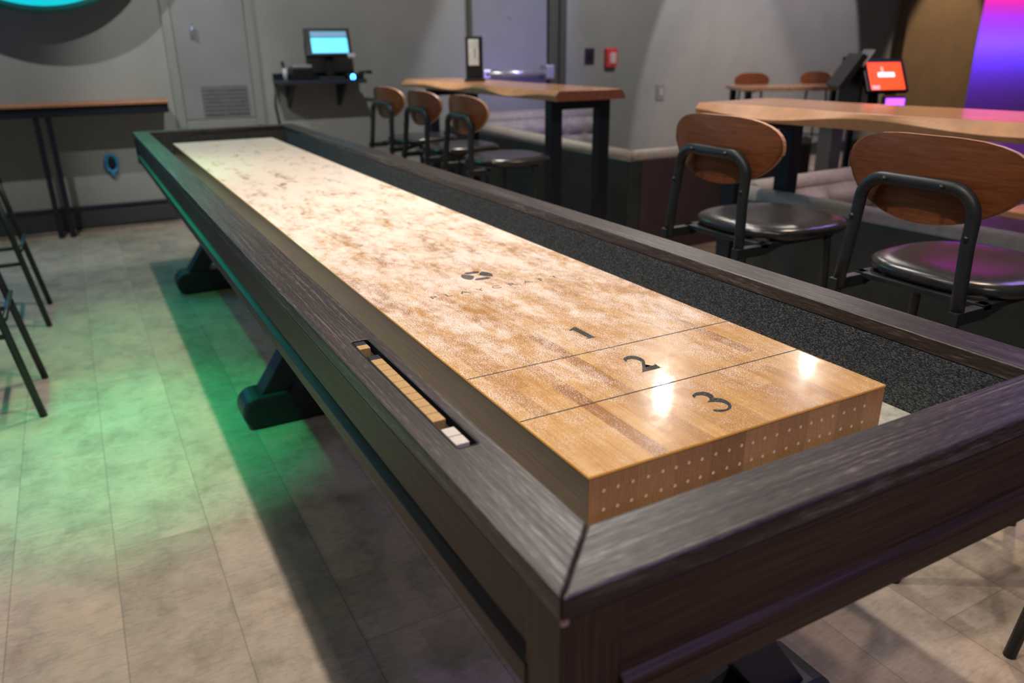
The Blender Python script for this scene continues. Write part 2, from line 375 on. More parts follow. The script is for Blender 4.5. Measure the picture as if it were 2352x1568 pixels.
# doors
def door_slab(name, x0, x1, z0, z1, mat, depth=.02):
    o = empty(name, (0, 0, 0)); o['kind'] = 'structure'
    B('door_panel', x0, x1, WY-depth, WY-.002, z0, z1, mat, o, .003); return o
d1 = door_slab('door_1', .30, .80, .72, 2.3, DOORG)
bm = bmesh.new()
box(bm, .235, .298, WY-.035, WY, .66, 2.4); box(bm, .802, .865, WY-.035, WY, .66, 2.4); box(bm, .2985, .8015, WY-.035, WY, .655, .715)
obj('door_frame', bm, TRIM, d1, .004)
bm = bmesh.new()
for i in range(7):
    z = .755+i*.028
    for a, b in ((.445, .585), (.60, .745)): box(bm, a, b, WY-.032, WY-.02, z, z+.012)
box(bm, .43, .76, WY-.026, WY-.02, .74, .955)
obj('vent_louver', bm, plain('louver_metal', (.15, .155, .16), .4), d1, .001)
bm = bmesh.new(); tube(bm, [(.425, WY-.02, 1.335), (.425, WY-.055, 1.335)], .013, 14); tube(bm, [(.425, WY-.055, 1.375), (.425, WY-.06, 1.30)], .012, 12)
obj('door_handle', bm, plain('polished_steel', (.75, .80, .9), .15, metal=.9), d1, smooth=True)
d2 = door_slab('door_2', 2.66, 3.40, .02, 2.15, DOORG)
bm = bmesh.new(); box(bm, 3.402, 3.50, WY-.05, WY, 0, 2.25); box(bm, 2.62, 2.658, WY-.03, WY, 0, 2.25); box(bm, 3.53, 3.60, WY-.03, WY, 0, 2.25)
obj('door_frame', bm, JAMB, d2, .004)
STEEL = plain('brushed_steel', (.62, .60, .66), .28, metal=.7)
bm = bmesh.new(); tube(bm, [(2.74, WY-.075, .985), (3.40, WY-.075, .985)], .032, 14)
obj('push_bar', bm, STEEL, d2, smooth=True)
pb = B('latch_housing', 3.34, 3.43, WY-.11, WY-.02, .93, 1.05, STEEL, d2, .012)
B('hinge_plate', 2.72, 2.79, WY-.1, WY-.02, .95, 1.02, STEEL, d2, .008)
T('door_viewer', [(3.02, WY-.03, 1.45), (3.02, WY-.018, 1.45)], .012, STEEL, d2)

# small things on the back wall
o = empty('fire_alarm_pull', (4.10, WY, 1.10), 0, 'red fire alarm pull station with white centre on the grey back wall', 'fire alarm')
B('housing', -.062, .062, -.05, 0, -.085, .085, plain('alarm_red', (.75, .07, .07), .35), o, .012)
B('pull_handle', -.032, .036, -.062, -.05, -.05, .045, plain('alarm_white', (.75, .55, .56), .4), o, .006)
o = empty('wall_plate', (3.87, WY, 1.115), 0, 'dark purple square wall plate to the left of the red fire alarm', 'wall plate')
B('plate', -.052, .052, -.012, 0, -.07, .07, plain('plum_plastic', (.035, .02, .035), .4), o, .004)
B('button', -.016, .016, -.018, -.012, -.03, .03, BLACKP, o, .002)
o = empty('light_switch', (4.73, WY, .77), 0, 'pale grey wall switch low on the back wall right of the fire alarm', 'switch')
B('plate', -.05, .05, -.01, 0, -.075, .075, plain('grey_plate', (.24, .24, .235), .4), o, .003)
B('rocker', -.018, .018, -.017, -.01, -.035, .035, plain('pale_rocker', (.42, .42, .42), .35), o, .003)
BLUEP = plain('blue_plastic', (.04, .26, .50), .35)
o = empty('wall_outlet', (-.245, WY, .45), 0, 'blue oval-ringed outlet on the back wall under the wall bar', 'outlet')
bm = bmesh.new(); tube(bm, [(.036*cos(a*pi/12), -.022, .060*sin(a*pi/12)) for a in range(24)], .013, 8, close=True)
obj('ring', bm, BLUEP, o, smooth=True)
bm = bmesh.new(); loft(bm, [[(x, 0, z) for x, z in superpts(.04, .062, 2)], [(x, -.014, z) for x, z in superpts(.036, .058, 2)]])
obj('socket_face', bm, BLACKP, o, smooth=True)
B('cable_tab', -.014, .014, -.03, -.004, -.088, -.055, BLUEP, o, .004)

# round neon sign, only its lowest arc is in view
o = empty('neon_sign', (-.47, 5.47, 2.205), 0, 'round teal-glowing sign on the back wall above the wall bar, lowest arc in view', 'neon sign')
ring = lambda r, y: [(r*cos(2*pi*i/72), y, r*sin(2*pi*i/72)) for i in range(72)]
bm = bmesh.new(); loft(bm, [ring(.765, .03), ring(.775, .0), ring(.775, -.05), ring(.76, -.06)])
obj('rim', bm, plain('dark_teal_housing', (.0, .10, .10), .4), o)
bm = bmesh.new(); loft(bm, [ring(.735, -.0605), ring(.725, -.07), ring(.66, -.072)])
obj('glowing_face', bm, glow('teal_neon', (0.0, .42, .50), 1.2), o)
for x in (-.3, .3): T('wall_mount', [(x, .03, .3), (x, WY-5.47, .3)], .015, METAL, o)

# POS shelf on the wall
o = empty('wall_shelf', (0, 0, 0), 0, 'dark wall shelf carrying the register beside the louvred door', 'shelf')
B('shelf_board', .96, 1.60, 5.38, WY, .955, .985, plain('navy_laminate', (.022, .035, .055), .45), o, .004)
B('back_rail', .96, 1.60, WY-.03, WY, .985, 1.03, NAVY, o, .003)
for x in (1.05, 1.45):
    bm = bmesh.new(); prism(bm, [(5.45, .953), (WY, .953), (WY, .78), (WY-.03, .78)], x, x+.02, 0); obj('bracket', bm, NAVY, o)
sh = .985
o = empty('register_screen', (1.36, 5.52, sh), radians(-8), 'tilted register monitor with bright blue display on the wall shelf', 'monitor')
B('base', -.10, .10, -.08, .08, 0, .018, BLACKP, o, .005)
B('stand_neck', -.035, .035, .0, .05, .018, .20, BLACKP, o, .008)
def tilted(name, w, h, th, cz, tilt, mat, parent, off=0.0, cx=0.0, bevel=.004, y0=0.0, v=0.0, rz=0.0):
    bm = bmesh.new(); box(bm, -w/2, w/2, -th/2, th/2, -h/2, h/2)
    bmesh.ops.rotate(bm, verts=bm.verts, cent=(0, 0, 0), matrix=Matrix.Rotation(radians(tilt), 3, 'X'))
    n = Matrix.Rotation(radians(tilt), 3, 'X') @ Vector((0, -1, 0))
    bmesh.ops.translate(bm, verts=bm.verts, vec=Vector((cx, 0, 0))+n*off+(Matrix.Rotation(radians(tilt), 3, 'X') @ Vector((0, 0, 1)))*v)
    if rz: bmesh.ops.rotate(bm, verts=bm.verts, cent=(0, 0, 0), matrix=Matrix.Rotation(radians(rz), 3, 'Z'))
    bmesh.ops.translate(bm, verts=bm.verts, vec=(0, y0, cz))
    return obj(name, bm, mat, parent, bevel)
mo = tilted('monitor_body', .34, .21, .03, .26, -24, BLACKP, o)
tilted('display', .27, .115, .004, .26, -24, glow('blue_display', (.12, .62, .95), 1.5), o, off=.017, cx=.010, v=-.028)
tilted('title_bar', .27, .045, .004, .26, -24, glow('pale_display', (.18, .38, .55), .8), o, off=.017, cx=.010, v=.058)
B('card_reader', .13, .19, -.09, -.05, .150, .185, plain('pale_plastic', (.65, .6, .62), .4), o, .012)
o = empty('receipt_printer', (1.13, 5.52, sh), 0, 'black receipt printer with grey lid on the wall shelf left of the register', 'printer')
B('body', -.08, .08, -.08, .09, 0, .085, BLACKP, o, .01)
B('lid', -.068, .075, -.075, .06, .085, .108, plain('grey_lid', (.36, .34, .38), .35), o, .008)
o = empty('napkin_cup', (1.01, 5.49, sh), 0, 'small white cup at the left end of the wall shelf', 'cup')
bm = bmesh.new(); rg = lambda r, z: [(r*cos(2*pi*i/20), r*sin(2*pi*i/20), z) for i in range(20)]
loft(bm, [rg(.014, 0), rg(.019, .085)]); obj('cup_body', bm, plain('white_cup', (.6, .6, .66), .4), o, smooth=True)
T('black_pens', [(0, 0, .05), (-.01, .02, .13)], .012, BLACKP, o)
o = empty('barcode_scanner', (1.53, 5.45, sh), 0, 'small black scanner with a glowing blue ring on the shelf end', 'scanner')
B('body', -.07, .06, -.045, .06, 0, .04, BLACKP, o, .01)
bm = bmesh.new(); tube(bm, [(-.03+.015*cos(a*pi/10), -.048, .015+.017*sin(a*pi/10)) for a in range(20)], .0035, 6, close=True)
obj('blue_ring', bm, glow('blue_led', (.05, .30, 1.0), 12.0), o, smooth=True)
T('blue_led', [(-.03, -.046, .015), (-.03, -.050, .015)], .008, glow('blue_led_core', (.02, .15, 1.0), 5.0), o)
T('handle', [(.03, 0, .04), (.09, -.02, .05), (.13, -.02, .045)], .012, BLACKP, o)
bm = bmesh.new(); tube(bm, [(.97, WY-.03, .95), (.955, WY-.02, .80), (.975, WY-.02, .62), (.985, WY-.02, .30), (.98, WY-.02, .1)], .008, 8)
o = obj('power_cable', bm, BLACKP, smooth=True); tagit(o, 'black cable hanging down the wall from the left end of the shelf', 'cable')

# wall bar
o = empty('wall_bar', (0, 0, 0), 0, 'long narrow wall counter with thin wood top on dark legs at far left', 'counter')
B('counter_top', -2.6, .17, 5.40, WY-.001, .862, .882, plain('counter_edge_wood', (.42, .17, .09), .35), o, .003)
B('apron_rail', -2.6, .165, 5.42, 5.45, .80, .862, NAVY, o, .002)
for x in (-.645, -.575, -2.2): B('leg', x-.017, x+.017, 5.43, 5.464, 0, .80, NAVY, o, .002)
B('foot_rail', -2.6, .15, 5.50, 5.53, .16, .19, NAVY, o, .002)

# ------------------------------------------------------------------ live-edge high tables
def high_table(x0, x1, y0, y1, zt, th, label, rz, piv, frames, seed):
    root = empty('live_edge_table', (*piv, 0), rz, label, 'table', 'live-edge high tables')
    R = random.Random(seed); N = 90
    ph = [R.uniform(0, 6.28) for _ in range(5)]
    def wave(y): return .5+.5*sin(y*7.3+ph[0])*(.7+.3*sin(y*2.9+ph[1]))
    bm = bmesh.new(); st = []
    for i in range(N+1):
        y = y0+(y1-y0)*i/N; w = wave(y); w2 = .5+.5*sin(y*6.1+ph[2]); j = .006*sin(y*11+ph[3])
        prof = [(x0+.004+.046*w, zt), (x0+.000+.012*w+j*.3, zt-.008-.026*w), (x0-.004+j*.5, zt-.016-.030*w), (x0+.006, zt-th),
                (x1-.006, zt-th), (x1+.004, zt-.02-.02*w2), (x1-.006-.02*w2, zt)]
        st.append([bm.verts.new((px-piv[0], y-piv[1], pz)) for px, pz in prof])
    for a, b in zip(st, st[1:]):
        for k in range(7):
            f = bm.faces.new((a[k], a[(k+1) % 7], b[(k+1) % 7], b[k])); f.material_index = 1 if k in (0, 1, 2, 4, 5) else 0
    bm.faces.new(st[0]).material_index = 2; bm.faces.new(st[-1][::-1]).material_index = 2
    obj('tabletop', bm, [SLAB, SLABE, SLABEND], root, .002)
    for fy in frames:
        a, b = x0+.03, x1-.03
        bm = bmesh.new(); box(bm, a+.0701-piv[0], b-.0701-piv[0], fy-.035-piv[1], fy+.035-piv[1], zt-th-.05, zt-th)
        obj('leg_crossbar', bm, NAVY, root, .003)
        for x in (a, b-.07):
            bm = bmesh.new(); box(bm, x-piv[0], x+.07-piv[0], fy-.035-piv[1], fy+.035-piv[1], 0, zt-th); obj('leg', bm, NAVY, root, .003)
    return root
t1 = high_table(1.79, 2.235, 2.94, 5.16, .985, .052, 'wooden live-edge high table carrying the black menu stand, in front of the grey door', 0, (2.0, 4.0), (3.07, 4.72), 3)
t2 = high_table(1.79, 2.26, -.62, 1.87, .985, .056, 'nearer live-edge high table at right, running out of the frame', radians(6.2), (1.79, 1.87), (.20, 1.70), 11)

# menu stand on table 1
o = empty('menu_stand', (2.02, 4.36, .985), radians(-24), 'black upright menu stand with white card on the far high table', 'menu stand')
B('base', -.07, .07, -.05, .05, 0, .018, BLACKP, o, .004)
tilted('panel', .115, .27, .02, .152, -4, BLACKP, o)
tilted('white_card', .070, .165, .003, .185, -4, plain('white_card', (.72, .76, .70), .4), o, off=.012, cx=-.004)
tilted('lower_sticker', .060, .035, .003, .045, -4, plain('pale_sticker', (.30, .42, .38), .4), o, off=.012, cx=-.004)
tilted('printed_line', .010, .06, .002, .18, -4, plain('card_print', (.30, .30, .28), .5), o, off=.0145, cx=.004, bevel=0)

# ------------------------------------------------------------------ bar stools
def rear_pt(z):  # x of the rear tubes at height z (local, seat faces +x)
    return -.262+.094*min(1.0, z/.60) + .014*max(0.0, min(1.0, (z-.6)/.2))
def make_stool(label):
    s = empty('bar_stool', (0, 0, 0), 0, label, 'bar stool')
    hw0, hw1 = .195, .141
    ry = lambda z: .195-.037*min(1.0, z/.6)-.017*max(0.0, min(1.0, (z-.6)/.2))
    for sg in (-1, 1):
        T('leg', [(rear_pt(z), sg*ry(z), z) for z in (0, .2, .45, .62)], .0125, METAL, s)
    # hoop: continues both rear tubes and joins them in a rounded bow
    zt, r = .895, .06
    pts = [(rear_pt(z), ry(z), z) for z in (.62, .70, .78)]
    pts += [(-.150-.003*i/8, hw1-r+r*cos(i*pi/16), zt-r+r*sin(i*pi/16)) for i in range(9)]
    pts += [(-.153, y, zt) for y in (.05, 0, -.05)]
    pts += [(p[0], -p[1], p[2]) for p in reversed(pts[:-3])]
    bm = bmesh.new(); tube(bm, pts, .0150, 12); h = obj('back_hoop', bm, METAL, s, smooth=True)
    for y, z in ((.07, .897), (-.07, .897), (.1435, .80), (-.1435, .80)):
        T('bolt', [(-.176 if z > .85 else -.172, y, z-.002), (-.150, y, z-.002)], .006, BLACKP, h, 8)
    # front legs
    for sg in (-1, 1):
        T('leg', [(.215, sg*.195, 0), (.19, sg*.17, .62), (.188, sg*.168, .645)], .0125, METAL, s)
    # under-seat frame and side brackets to the rear tubes
    bm = bmesh.new(); z = .632
    box(bm, -.09, .21, -.17, -.145, z, z+.014); box(bm, -.09, .21, .145, .17, z, z+.014); box(bm, .19, .215, -.17, .17, z, z+.014); box(bm, -.09, -.06, -.17, .17, z, z+.014)
    for sg in (-1, 1):
        y = sg*.158
        box(bm, -.185, -.07, y-.012, y+.012, .612, .642)
        prism(bm, [(-.075, .612), (.0, .632), (-.075, .632)], y-.012, y+.012, 1)
    obj('seat_frame', bm, METAL, s, .002)
    # footrest ring
    z = .27; a = ry(z)
    T('footrest', [(.204, -.184, z), (.204, .184, z)], .010, METAL, s)
    for sg in (-1, 1): T('side_rail', [(rear_pt(z), sg*a, z+.03), (.203, sg*.184, z+.03)], .009, METAL, s)
    T('back_rail', [(rear_pt(z), -a, z+.09), (rear_pt(z), a, z+.09)], .009, METAL, s)
    # seat pad
    C_ = (.120, 0)
    prof = [(.190, .645), (.201, .652), (.207, .664), (.203, .674), (.190, .681), (.157, .684), (.10, .681), (.05, .679)]
    bm = bmesh.new(); loft(bm, [[(x, y, z) for x, y in superpts(a_, a_*1.0, 2.9, 44, C_[0], C_[1])] for a_, z in prof])
    obj('seat', bm, LEATH, s, smooth=True)
    # backrest, a curved ply shell
    W_, H_ = .222, .198; z0 = .800; nu, nv = 36, 22
    def edge(v):  # half width at height v 0..1
        vc = .66
        tt, e = ((v-vc)/(1-vc), 3.0) if v > vc else ((vc-v)/vc, 1.95)
        return max(0.0, 1-min(1.0, tt)**e)**(1/(e if v > vc else 2.0))
    def P(u, v, side):
        tt = v
        y = u*W_*edge(min(max(tt, .0), 1.0)); z = z0+H_*(.012+.976*tt)
        x = -.138+.036*(y/W_)**2-.012*(v-.5)
        if side: x += .012
        z += .010*(1-(y/W_)**2)*0 - .012*(v > .5)*(abs(y)/W_)**4
        return (x, y, z)
    bm = bmesh.new(); G = []
    for side in (0, 1):
        g = []
        for j in range(nv+1):
            v = .5-.5*cos(pi*j/nv); v = min(max(v, .0015), .9985)
            g.append([bm.verts.new(P(2*i/nu-1, v, side)) for i in range(nu+1)])
        G.append(g)
        for j in range(nv):
            for i in range(nu): bm.faces.new((g[j][i], g[j][i+1], g[j+1][i+1], g[j+1][i]))
    per = [(0, i) for i in range(nu+1)]+[(j, nu) for j in range(1, nv+1)]+[(nv, i) for i in range(nu-1, -1, -1)]+[(j, 0) for j in range(nv-1, 0, -1)]
    for k in range(len(per)):
        a, b = per[k], per[(k+1) % len(per)]
        f = bm.faces.new((G[0][a[0]][a[1]], G[0][b[0]][b[1]], G[1][b[0]][b[1]], G[1][a[0]][a[1]])); f.material_index = 1
    o = obj('backrest', bm, [BACKW, PLYE], s, smooth=True)
    for p in o.data.polygons:
        if p.material_index == 1: p.use_smooth = False
    s.scale = (1, 1, 1.018)
    return s
SX = 1.35
stool = make_stool('walnut-backed bar stool with glossy blue-tinged black seat, whole back in view, at right')
stool.location = (SX, 1.125, 0)
G_A = 'bar stools at the nearer high table'; G_B = 'bar stools at the far high table'
stool['group'] = G_A
dup(stool, (SX, .465, 0), 0, 'large walnut-backed bar stool cut off by the right edge of the photo, dull black seat', G_A)
dup(stool, (SX-.005, -.20, 0), 0, 'bar stool mostly outside the frame, only a black leg foot shows at lower right', G_A)
dup(stool, (SX+.07, 4.17, 0), radians(4), 'leftmost of the three wood-backed bar stools at the far high table', G_B)
dup(stool, (SX+.07, 3.60, 0), radians(2), 'middle one of the three wood-backed bar stools at the far high table', G_B)
dup(stool, (SX+.07, 3.03, 0), 0, 'rightmost of the three wood-backed bar stools at the far high table', G_B)
for o_ in COL.objects:
    if o_.get('group') == G_B: o_.scale = (1, 1, .985)
G_C = 'bar stools in the left foreground'
dup(stool, (-.975, 2.52, 0), pi, 'nearer of two black metal stools at the left edge, only thin legs in view', G_C)
dup(stool, (-.965, 3.60, 0), pi, 'farther of two black metal stools at the left edge, before the wall bar', G_C)

# far dining group
far = empty('far_table', (0, 0, 0), 0, 'small wooden high table with black legs by the far grey wall', 'table')
ang = radians(-28)
far.location = (5.12, 4.38, 0); far.rotation_euler = (0, 0, ang)
B('tabletop', -.52, .52, -.25, .25, .835, .865, SLAB, far, .004)
for x in (-.48, .43):
    for y in (-.25, .2): B('leg', x, x+.05, y, y+.05, 0, .835, NAVY, far, .003)
f1 = dup(stool, (5.28, 5.02, 0), radians(-130), 'orange-brown backed stool behind the far table, left of the pair', 'bar stools by the far wall')
f2 = dup(stool, (5.98, 4.92, 0), radians(-165), 'orange-brown backed stool behind the far table, right of the pair', 'bar stools by the far wall')
f1.scale = f2.scale = (.72, .72, .955)

# ------------------------------------------------------------------ booths
def tufted(bm, p0, du, dv, nrm, nu, nv, depth):
    """button-tufted pad: grid surface on p0 + u*du + v*dv bulging along nrm"""
    A, Bn = nu*8, nv*8; g = []
    for j in range(Bn+1):
        row = []
        for i in range(A+1):
            u, v = i/A, j/Bn
            h = abs(sin(pi*u*nu))**.5*abs(sin(pi*v*nv))**.5
            e = min(1, min(u, 1-u)*nu*3)*min(1, min(v, 1-v)*nv*3)
            row.append(bm.verts.new(Vector(p0)+Vector(du)*u+Vector(dv)*v+Vector(nrm)*depth*(.15+.85*h)*max(e, .0)))
        g.append(row)
    for j in range(Bn):
        for i in range(A): bm.faces.new((g[j][i], g[j][i+1], g[j+1][i+1], g[j+1][i]))
def roll(name, pts, r, parent):
    bm = bmesh.new(); tube(bm, pts, r, 14, flat=.8); return obj(name, bm, CUSH, parent, smooth=True)
bo = empty('booth_sofa', (0, 0, 0), 0, 'low tufted U-shaped booth with grey top roll behind the far high table', 'booth', 'upholstered booths')
B('side_back', 2.37, 2.47, 3.06, 5.60, .0, .575, VINYL, bo, .01)
B('near_back', 2.4701, 3.9, 3.06, 3.16, .0, .575, VINYLB, bo, .01)
B('rear_back', 2.4701, 3.9, 5.50, 5.60, .0, .60, VINYL, bo, .01)
roll('top_roll', [(2.42, 3.10, .583), (2.42, 4.2, .588), (2.42, 5.55, .60)], .045, bo)
roll('top_roll', [(2.42, 3.11, .583), (3.1, 3.11, .585), (3.9, 3.11, .583)], .045, bo)
roll('top_roll', [(2.42, 5.55, .62), (3.1, 5.55, .625), (3.9, 5.55, .62)], .06, bo)
bm = bmesh.new(); tufted(bm, (2.50, 5.499, .30), (1.4, 0, 0), (0, 0, .30), (0, -1, 0), 7, 2, .06); tufted(bm, (2.471, 5.45, .30), (0, -2.2, 0), (0, 0, .27), (1, 0, 0), 10, 2, .06)
obj('tufted_back', bm, CUSH, bo, smooth=True)
B('seat', 2.53, 3.9, 5.0, 5.43, .0, .30, CUSH, bo, .04); B('seat', 2.531, 2.95, 3.2, 4.99, .0, .30, CUSH, bo, .04)

bo = empty('booth_sofa', (2.35-1.98*.061-2.35+.0043+.005, 2.33*-.061+.0037, 0), radians(3.5), 'low tufted booth with grey top roll and green-lit side behind the nearer high table', 'booth', 'upholstered booths')
B('side_back', 2.33, 2.43, -1.2, 1.98, .0, .565, VINYL, bo, .01)
B('rear_back', 2.4301, 3.9, 1.88, 1.98, .0, .565, VINYLB, bo, .01)
roll('top_roll', [(2.38, -1.2, .575), (2.38, .5, .575), (2.38, 1.94, .575)], .045, bo)
roll('top_roll', [(2.38, 1.93, .58), (3.0, 1.93, .58), (3.9, 1.93, .58)], .05, bo)
bm = bmesh.new(); tufted(bm, (2.46, 1.879, .30), (1.4, 0, 0), (0, 0, .27), (0, -1, 0), 6, 2, .06); tufted(bm, (2.431, 1.80, .30), (0, -2.6, 0), (0, 0, .26), (1, 0, 0), 11, 2, .06)
obj('tufted_back', bm, CUSH, bo, smooth=True)
B('seat', 2.50, 3.9, 1.4, 1.80, .0, .30, CUSH, bo, .04); B('seat', 2.501, 2.9, -1.2, 1.39, .0, .30, CUSH, bo, .04)
o = empty('booth_table', (0, 0, 0), 0, 'low orange-wood table inside the nearer booth at the right edge', 'table')
B('tabletop', 2.62, 3.5, -.6, 1.06, .575, .605, SLAB, o, .006)
for y in (-.2, .7): T('leg', [(3.05, y, 0), (3.05, y, .575)], .03, METAL, o); 

# service stand with two back-to-back screens
o = empty('service_stand', (0, 0, 0), 0, 'dark service stand on a pale grey post behind the nearer high table', 'stand')
B('post', 3.10, 3.19, 2.26, 2.35, .02, .80, plain('pale_grey_post', (.30, .29, .31), .4), o, .004)
B('post', 3.78, 3.87, 2.26, 2.35, .02, .80, plain('dark_grey_post', (.08, .08, .09), .4), o, .004)
B('top', 3.02, 3.95, 2.12, 2.55, .80, .835, BLACKP, o, .005)
B('base_plate', 3.02, 3.95, 2.15, 2.5, 0, .02, BLACKP, o, .003)
kz = .835
o = empty('order_kiosk', (3.49, 2.29, kz), radians(-18), 'back-to-back order screens, one glowing orange-red with white logo', 'kiosk')
RED = glow('red_screen', (1.0, .075, .015), 1.25)
B('base', -.12, .10, -.08, .1, 0, .025, BLACKP, o, .005)
T('stand_neck', [(0, .06, .02), (0, .08, .16)], .03, BLACKP, o)
tilted('front_screen', .25, .195, .03, .20, -30, BLACKP, o, y0=.0)
tilted('red_display', .205, .160, .004, .20, -30, RED, o, off=.017, v=-.008)
tilted('white_logo', .100, .026, .002, .20, -30, glow('white_logo', (1, .75, .8), 1.6), o, off=.0205, v=-.002, bevel=.0005)
tilted('logo_spire', .014, .03, .002, .20, -30, glow('pink_logo', (1, .4, .35), 1.2), o, off=.0205, v=.028, cx=-.02, bevel=.0005)
tilted('screen_icon', .045, .022, .002, .20, -30, glow('pink_icon', (1, .35, .4), 1.2), o, off=.0205, v=-.075, cx=-.075, bevel=.0005)
tilted('rear_screen', .25, .20, .03, .10, -32, BLACKP, o, off=.240, rz=-106)
tilted('pale_sheet', .17, .10, .010, .10, -32, plain('pale_sheet', (.7, .74, .76), .4), o, off=.205, v=.100, rz=-106)
B('side_arm', -.135, -.115, .0, .2, .05, .30, BLACKP, o, .004)
o = empty('card_terminal', (3.42, 2.16, kz), radians(-35), 'small violet-glowing card terminal below the red screen', 'card terminal')
B('body', -.055, .055, -.03, .03, 0, .105, BLACKP, o, .008)
B('violet_light', -.048, .048, -.036, -.03, .055, .095, glow('violet_led', (.30, .06, 1.0), 3.0), o, .002)
o = empty('led_lamp_pair', (3.45, 2.08, .735), 0, 'two small violet lights hanging under the service stand top', 'led lamps')
for x in (-.014, .016):
    bm = bmesh.new(); bmesh.ops.create_uvsphere(bm, u_segments=14, v_segments=8, radius=.011, matrix=Matrix.Translation((x, 0, 0))); obj('bulb', bm, glow('violet_bulb', (.6, .2, 1.0), 6.0), o, smooth=True)
B('mount', -.03, .03, .0, .05, .011, .064, BLACKP, o, .003)

# ------------------------------------------------------------------ shuffleboard table
PW, L = .508, 3.832; GX, GY, RW = .096, .135, .074
ZT = .80; ZP = .75; ZG = .674
XI0, XI1 = -GX, PW+GX; XO0, XO1 = XI0-RW, XI1+RW
YI0, YI1 = -GY, L+GY; YO0, YO1 = YI0-RW, YI1+RW
TB = empty('shuffleboard_table', (PW/2, L/2, 0), 0, 'long dark oak shuffleboard table with powdered maple playfield, in the foreground', 'shuffleboard table')
TB.location = (0, 0, 0)
# rails (mitred), the left one has the scorer slot
RT = .024
def mitre(side):
    e = .0006
    return {'l': [(XO0, YO0+e), (XI0, YI0+e), (XI0, YI1-e), (XO0, YO1-e)], 'r': [(XO1, YO0+e), (XO1, YO1-e), (XI1, YI1-e), (XI1, YI0+e)],
            'n': [(XO0+e, YO0), (XO1-e, YO0), (XI1-e, YI0), (XI0+e, YI0)], 'f': [(XO0+e, YO1), (XI0+e, YI1), (XI1-e, YI1), (XO1-e, YO1)]}[side]
SLX0, SLX1, SLY0, SLY1 = -.1375, -.1115, .050, .421
for s in 'lrnf':
    bm = bmesh.new(); prism(bm, mitre(s), ZT-RT, ZT)
    r = obj('top_rail', bm, OAK_Y if s in 'lr' else OAK_X, TB)
    if s == 'l':
        cb = bmesh.new(); rr = .004
        poly = []
        for (cx, cy, a0) in ((SLX1-rr, SLY1-rr, 0), (SLX0+rr, SLY1-rr, pi/2), (SLX0+rr, SLY0+rr, pi), (SLX1-rr, SLY0+rr, 1.5*pi)):
            poly += [(cx+rr*cos(a0+k*pi/8), cy+rr*sin(a0+k*pi/8)) for k in range(5)]
        prism(cb, poly, ZT-.016, ZT+.02); cut = obj('cutter', cb, TRAY)
        md = r.modifiers.new('cut', 'BOOLEAN'); md.object = cut; md.operation = 'DIFFERENCE'; md.solver = 'EXACT'
        bpy.context.view_layer.update()
        me = bpy.data.meshes.new_from_object(r.evaluated_get(bpy.context.evaluated_depsgraph_get()))
        r.modifiers.clear(); r.data = me; cm = cut.data; bpy.data.objects.remove(cut); bpy.data.meshes.remove(cm)
        tr = bmesh.new(); prism(tr, poly, ZT-.0158, ZT-.0150); tray = obj('score_tray', tr, TRAY, TB)
        tw = bmesh.new()   # thin black lining of the slot wall
        n = len(poly); inn = [((x-(SLX0+SLX1)/2)*.93+(SLX0+SLX1)/2, (y-(SLY0+SLY1)/2)*.9965+(SLY0+SLY1)/2) for x, y in poly]
        for (q0, q1) in ((poly, inn),):
            a = [tw.verts.new((x*1.0, y, ZT-.0149)) for x, y in q0]; b = [tw.verts.new((x, y, ZT-.0003)) for x, y in q0]
            c = [tw.verts.new((x, y, ZT-.0003)) for x, y in q1]; d = [tw.verts.new((x, y, ZT-.0149)) for x, y in q1]
            for i in range(n):
                j = (i+1) % n
                tw.faces.new((b[i], b[j], c[j], c[i])); tw.faces.new((c[i], c[j], d[j], d[i])); tw.faces.new((a[i], a[j], d[j], d[i]))
        obj('slot_lining', tw, TRAY, tray)
    bv = r.modifiers.new('bevel', 'BEVEL'); bv.width = .0032; bv.segments = 3; bv.limit_method = 'ANGLE'; bv.angle_limit = radians(50)
# scorer beads
def bead(y0, y1, mat, name='score_bead'):
    bm = bmesh.new(); box(bm, -.1350, -.1185, y0+.0006, y1-.0006, ZT-.0148, ZT-.0005); return obj(name, bm, mat, tray, .0010)
ys = [.354-.014, .3182, .2960, .2750, .2530, .2310, .2100, .1890, .1670, .1450, .1225]
bead(.404, .4185, plain('black_bead', (.02, .024, .03), .35), 'score_divider')
bead(.386, .403, BRASSB)
bead(.3405, .356, plain('black_bead_two', (.02, .024, .03), .35), 'score_divider')
for a, b in zip(ys, ys[1:]): bead(b, a, BRASSB)
bead(.0805, .1020, SILVB); bead(.0590, .0800, SILVB)

# aprons: panel, groove and lower moulding on each side
def apron(side):
    hz0, hz1 = .655, ZT-RT; ins = .006
    if side in 'lr':
        sx = 1 if side == 'l' else -1; xo = XO0 if side == 'l' else XO1
        prof = [(ins, hz1), (ins-.003, hz1-.006), (ins, hz1-.012), (ins, .703), (ins+.010, .699), (ins+.010, .690), (ins-.005, .684), (ins-.005, .660), (ins-.002, .656), (.020, .656), (.020, hz1)]
        bm = bmesh.new(); prism(bm, [(xo+sx*a, z) for a, z in prof], YO0+.060, YO1-.060, 1); m = PAN_Y
    else:
        sy = 1 if side == 'n' else -1; yo = YO0 if side == 'n' else YO1
        prof = [(ins, hz1), (ins-.003, hz1-.006), (ins, hz1-.012), (ins, .700), (ins-.003, .692), (ins-.010, .686), (ins-.012, .678), (ins-.012, .652), (.020, .652), (.020, hz1)]
        bm = bmesh.new(); prism(bm, [(yo+sy*a, z) for a, z in prof], XO0+.064, XO1-.064, 0); m = PAN_X
    return obj('apron', bm, m, TB, .0012)
for s in 'lrnf': apron(s)
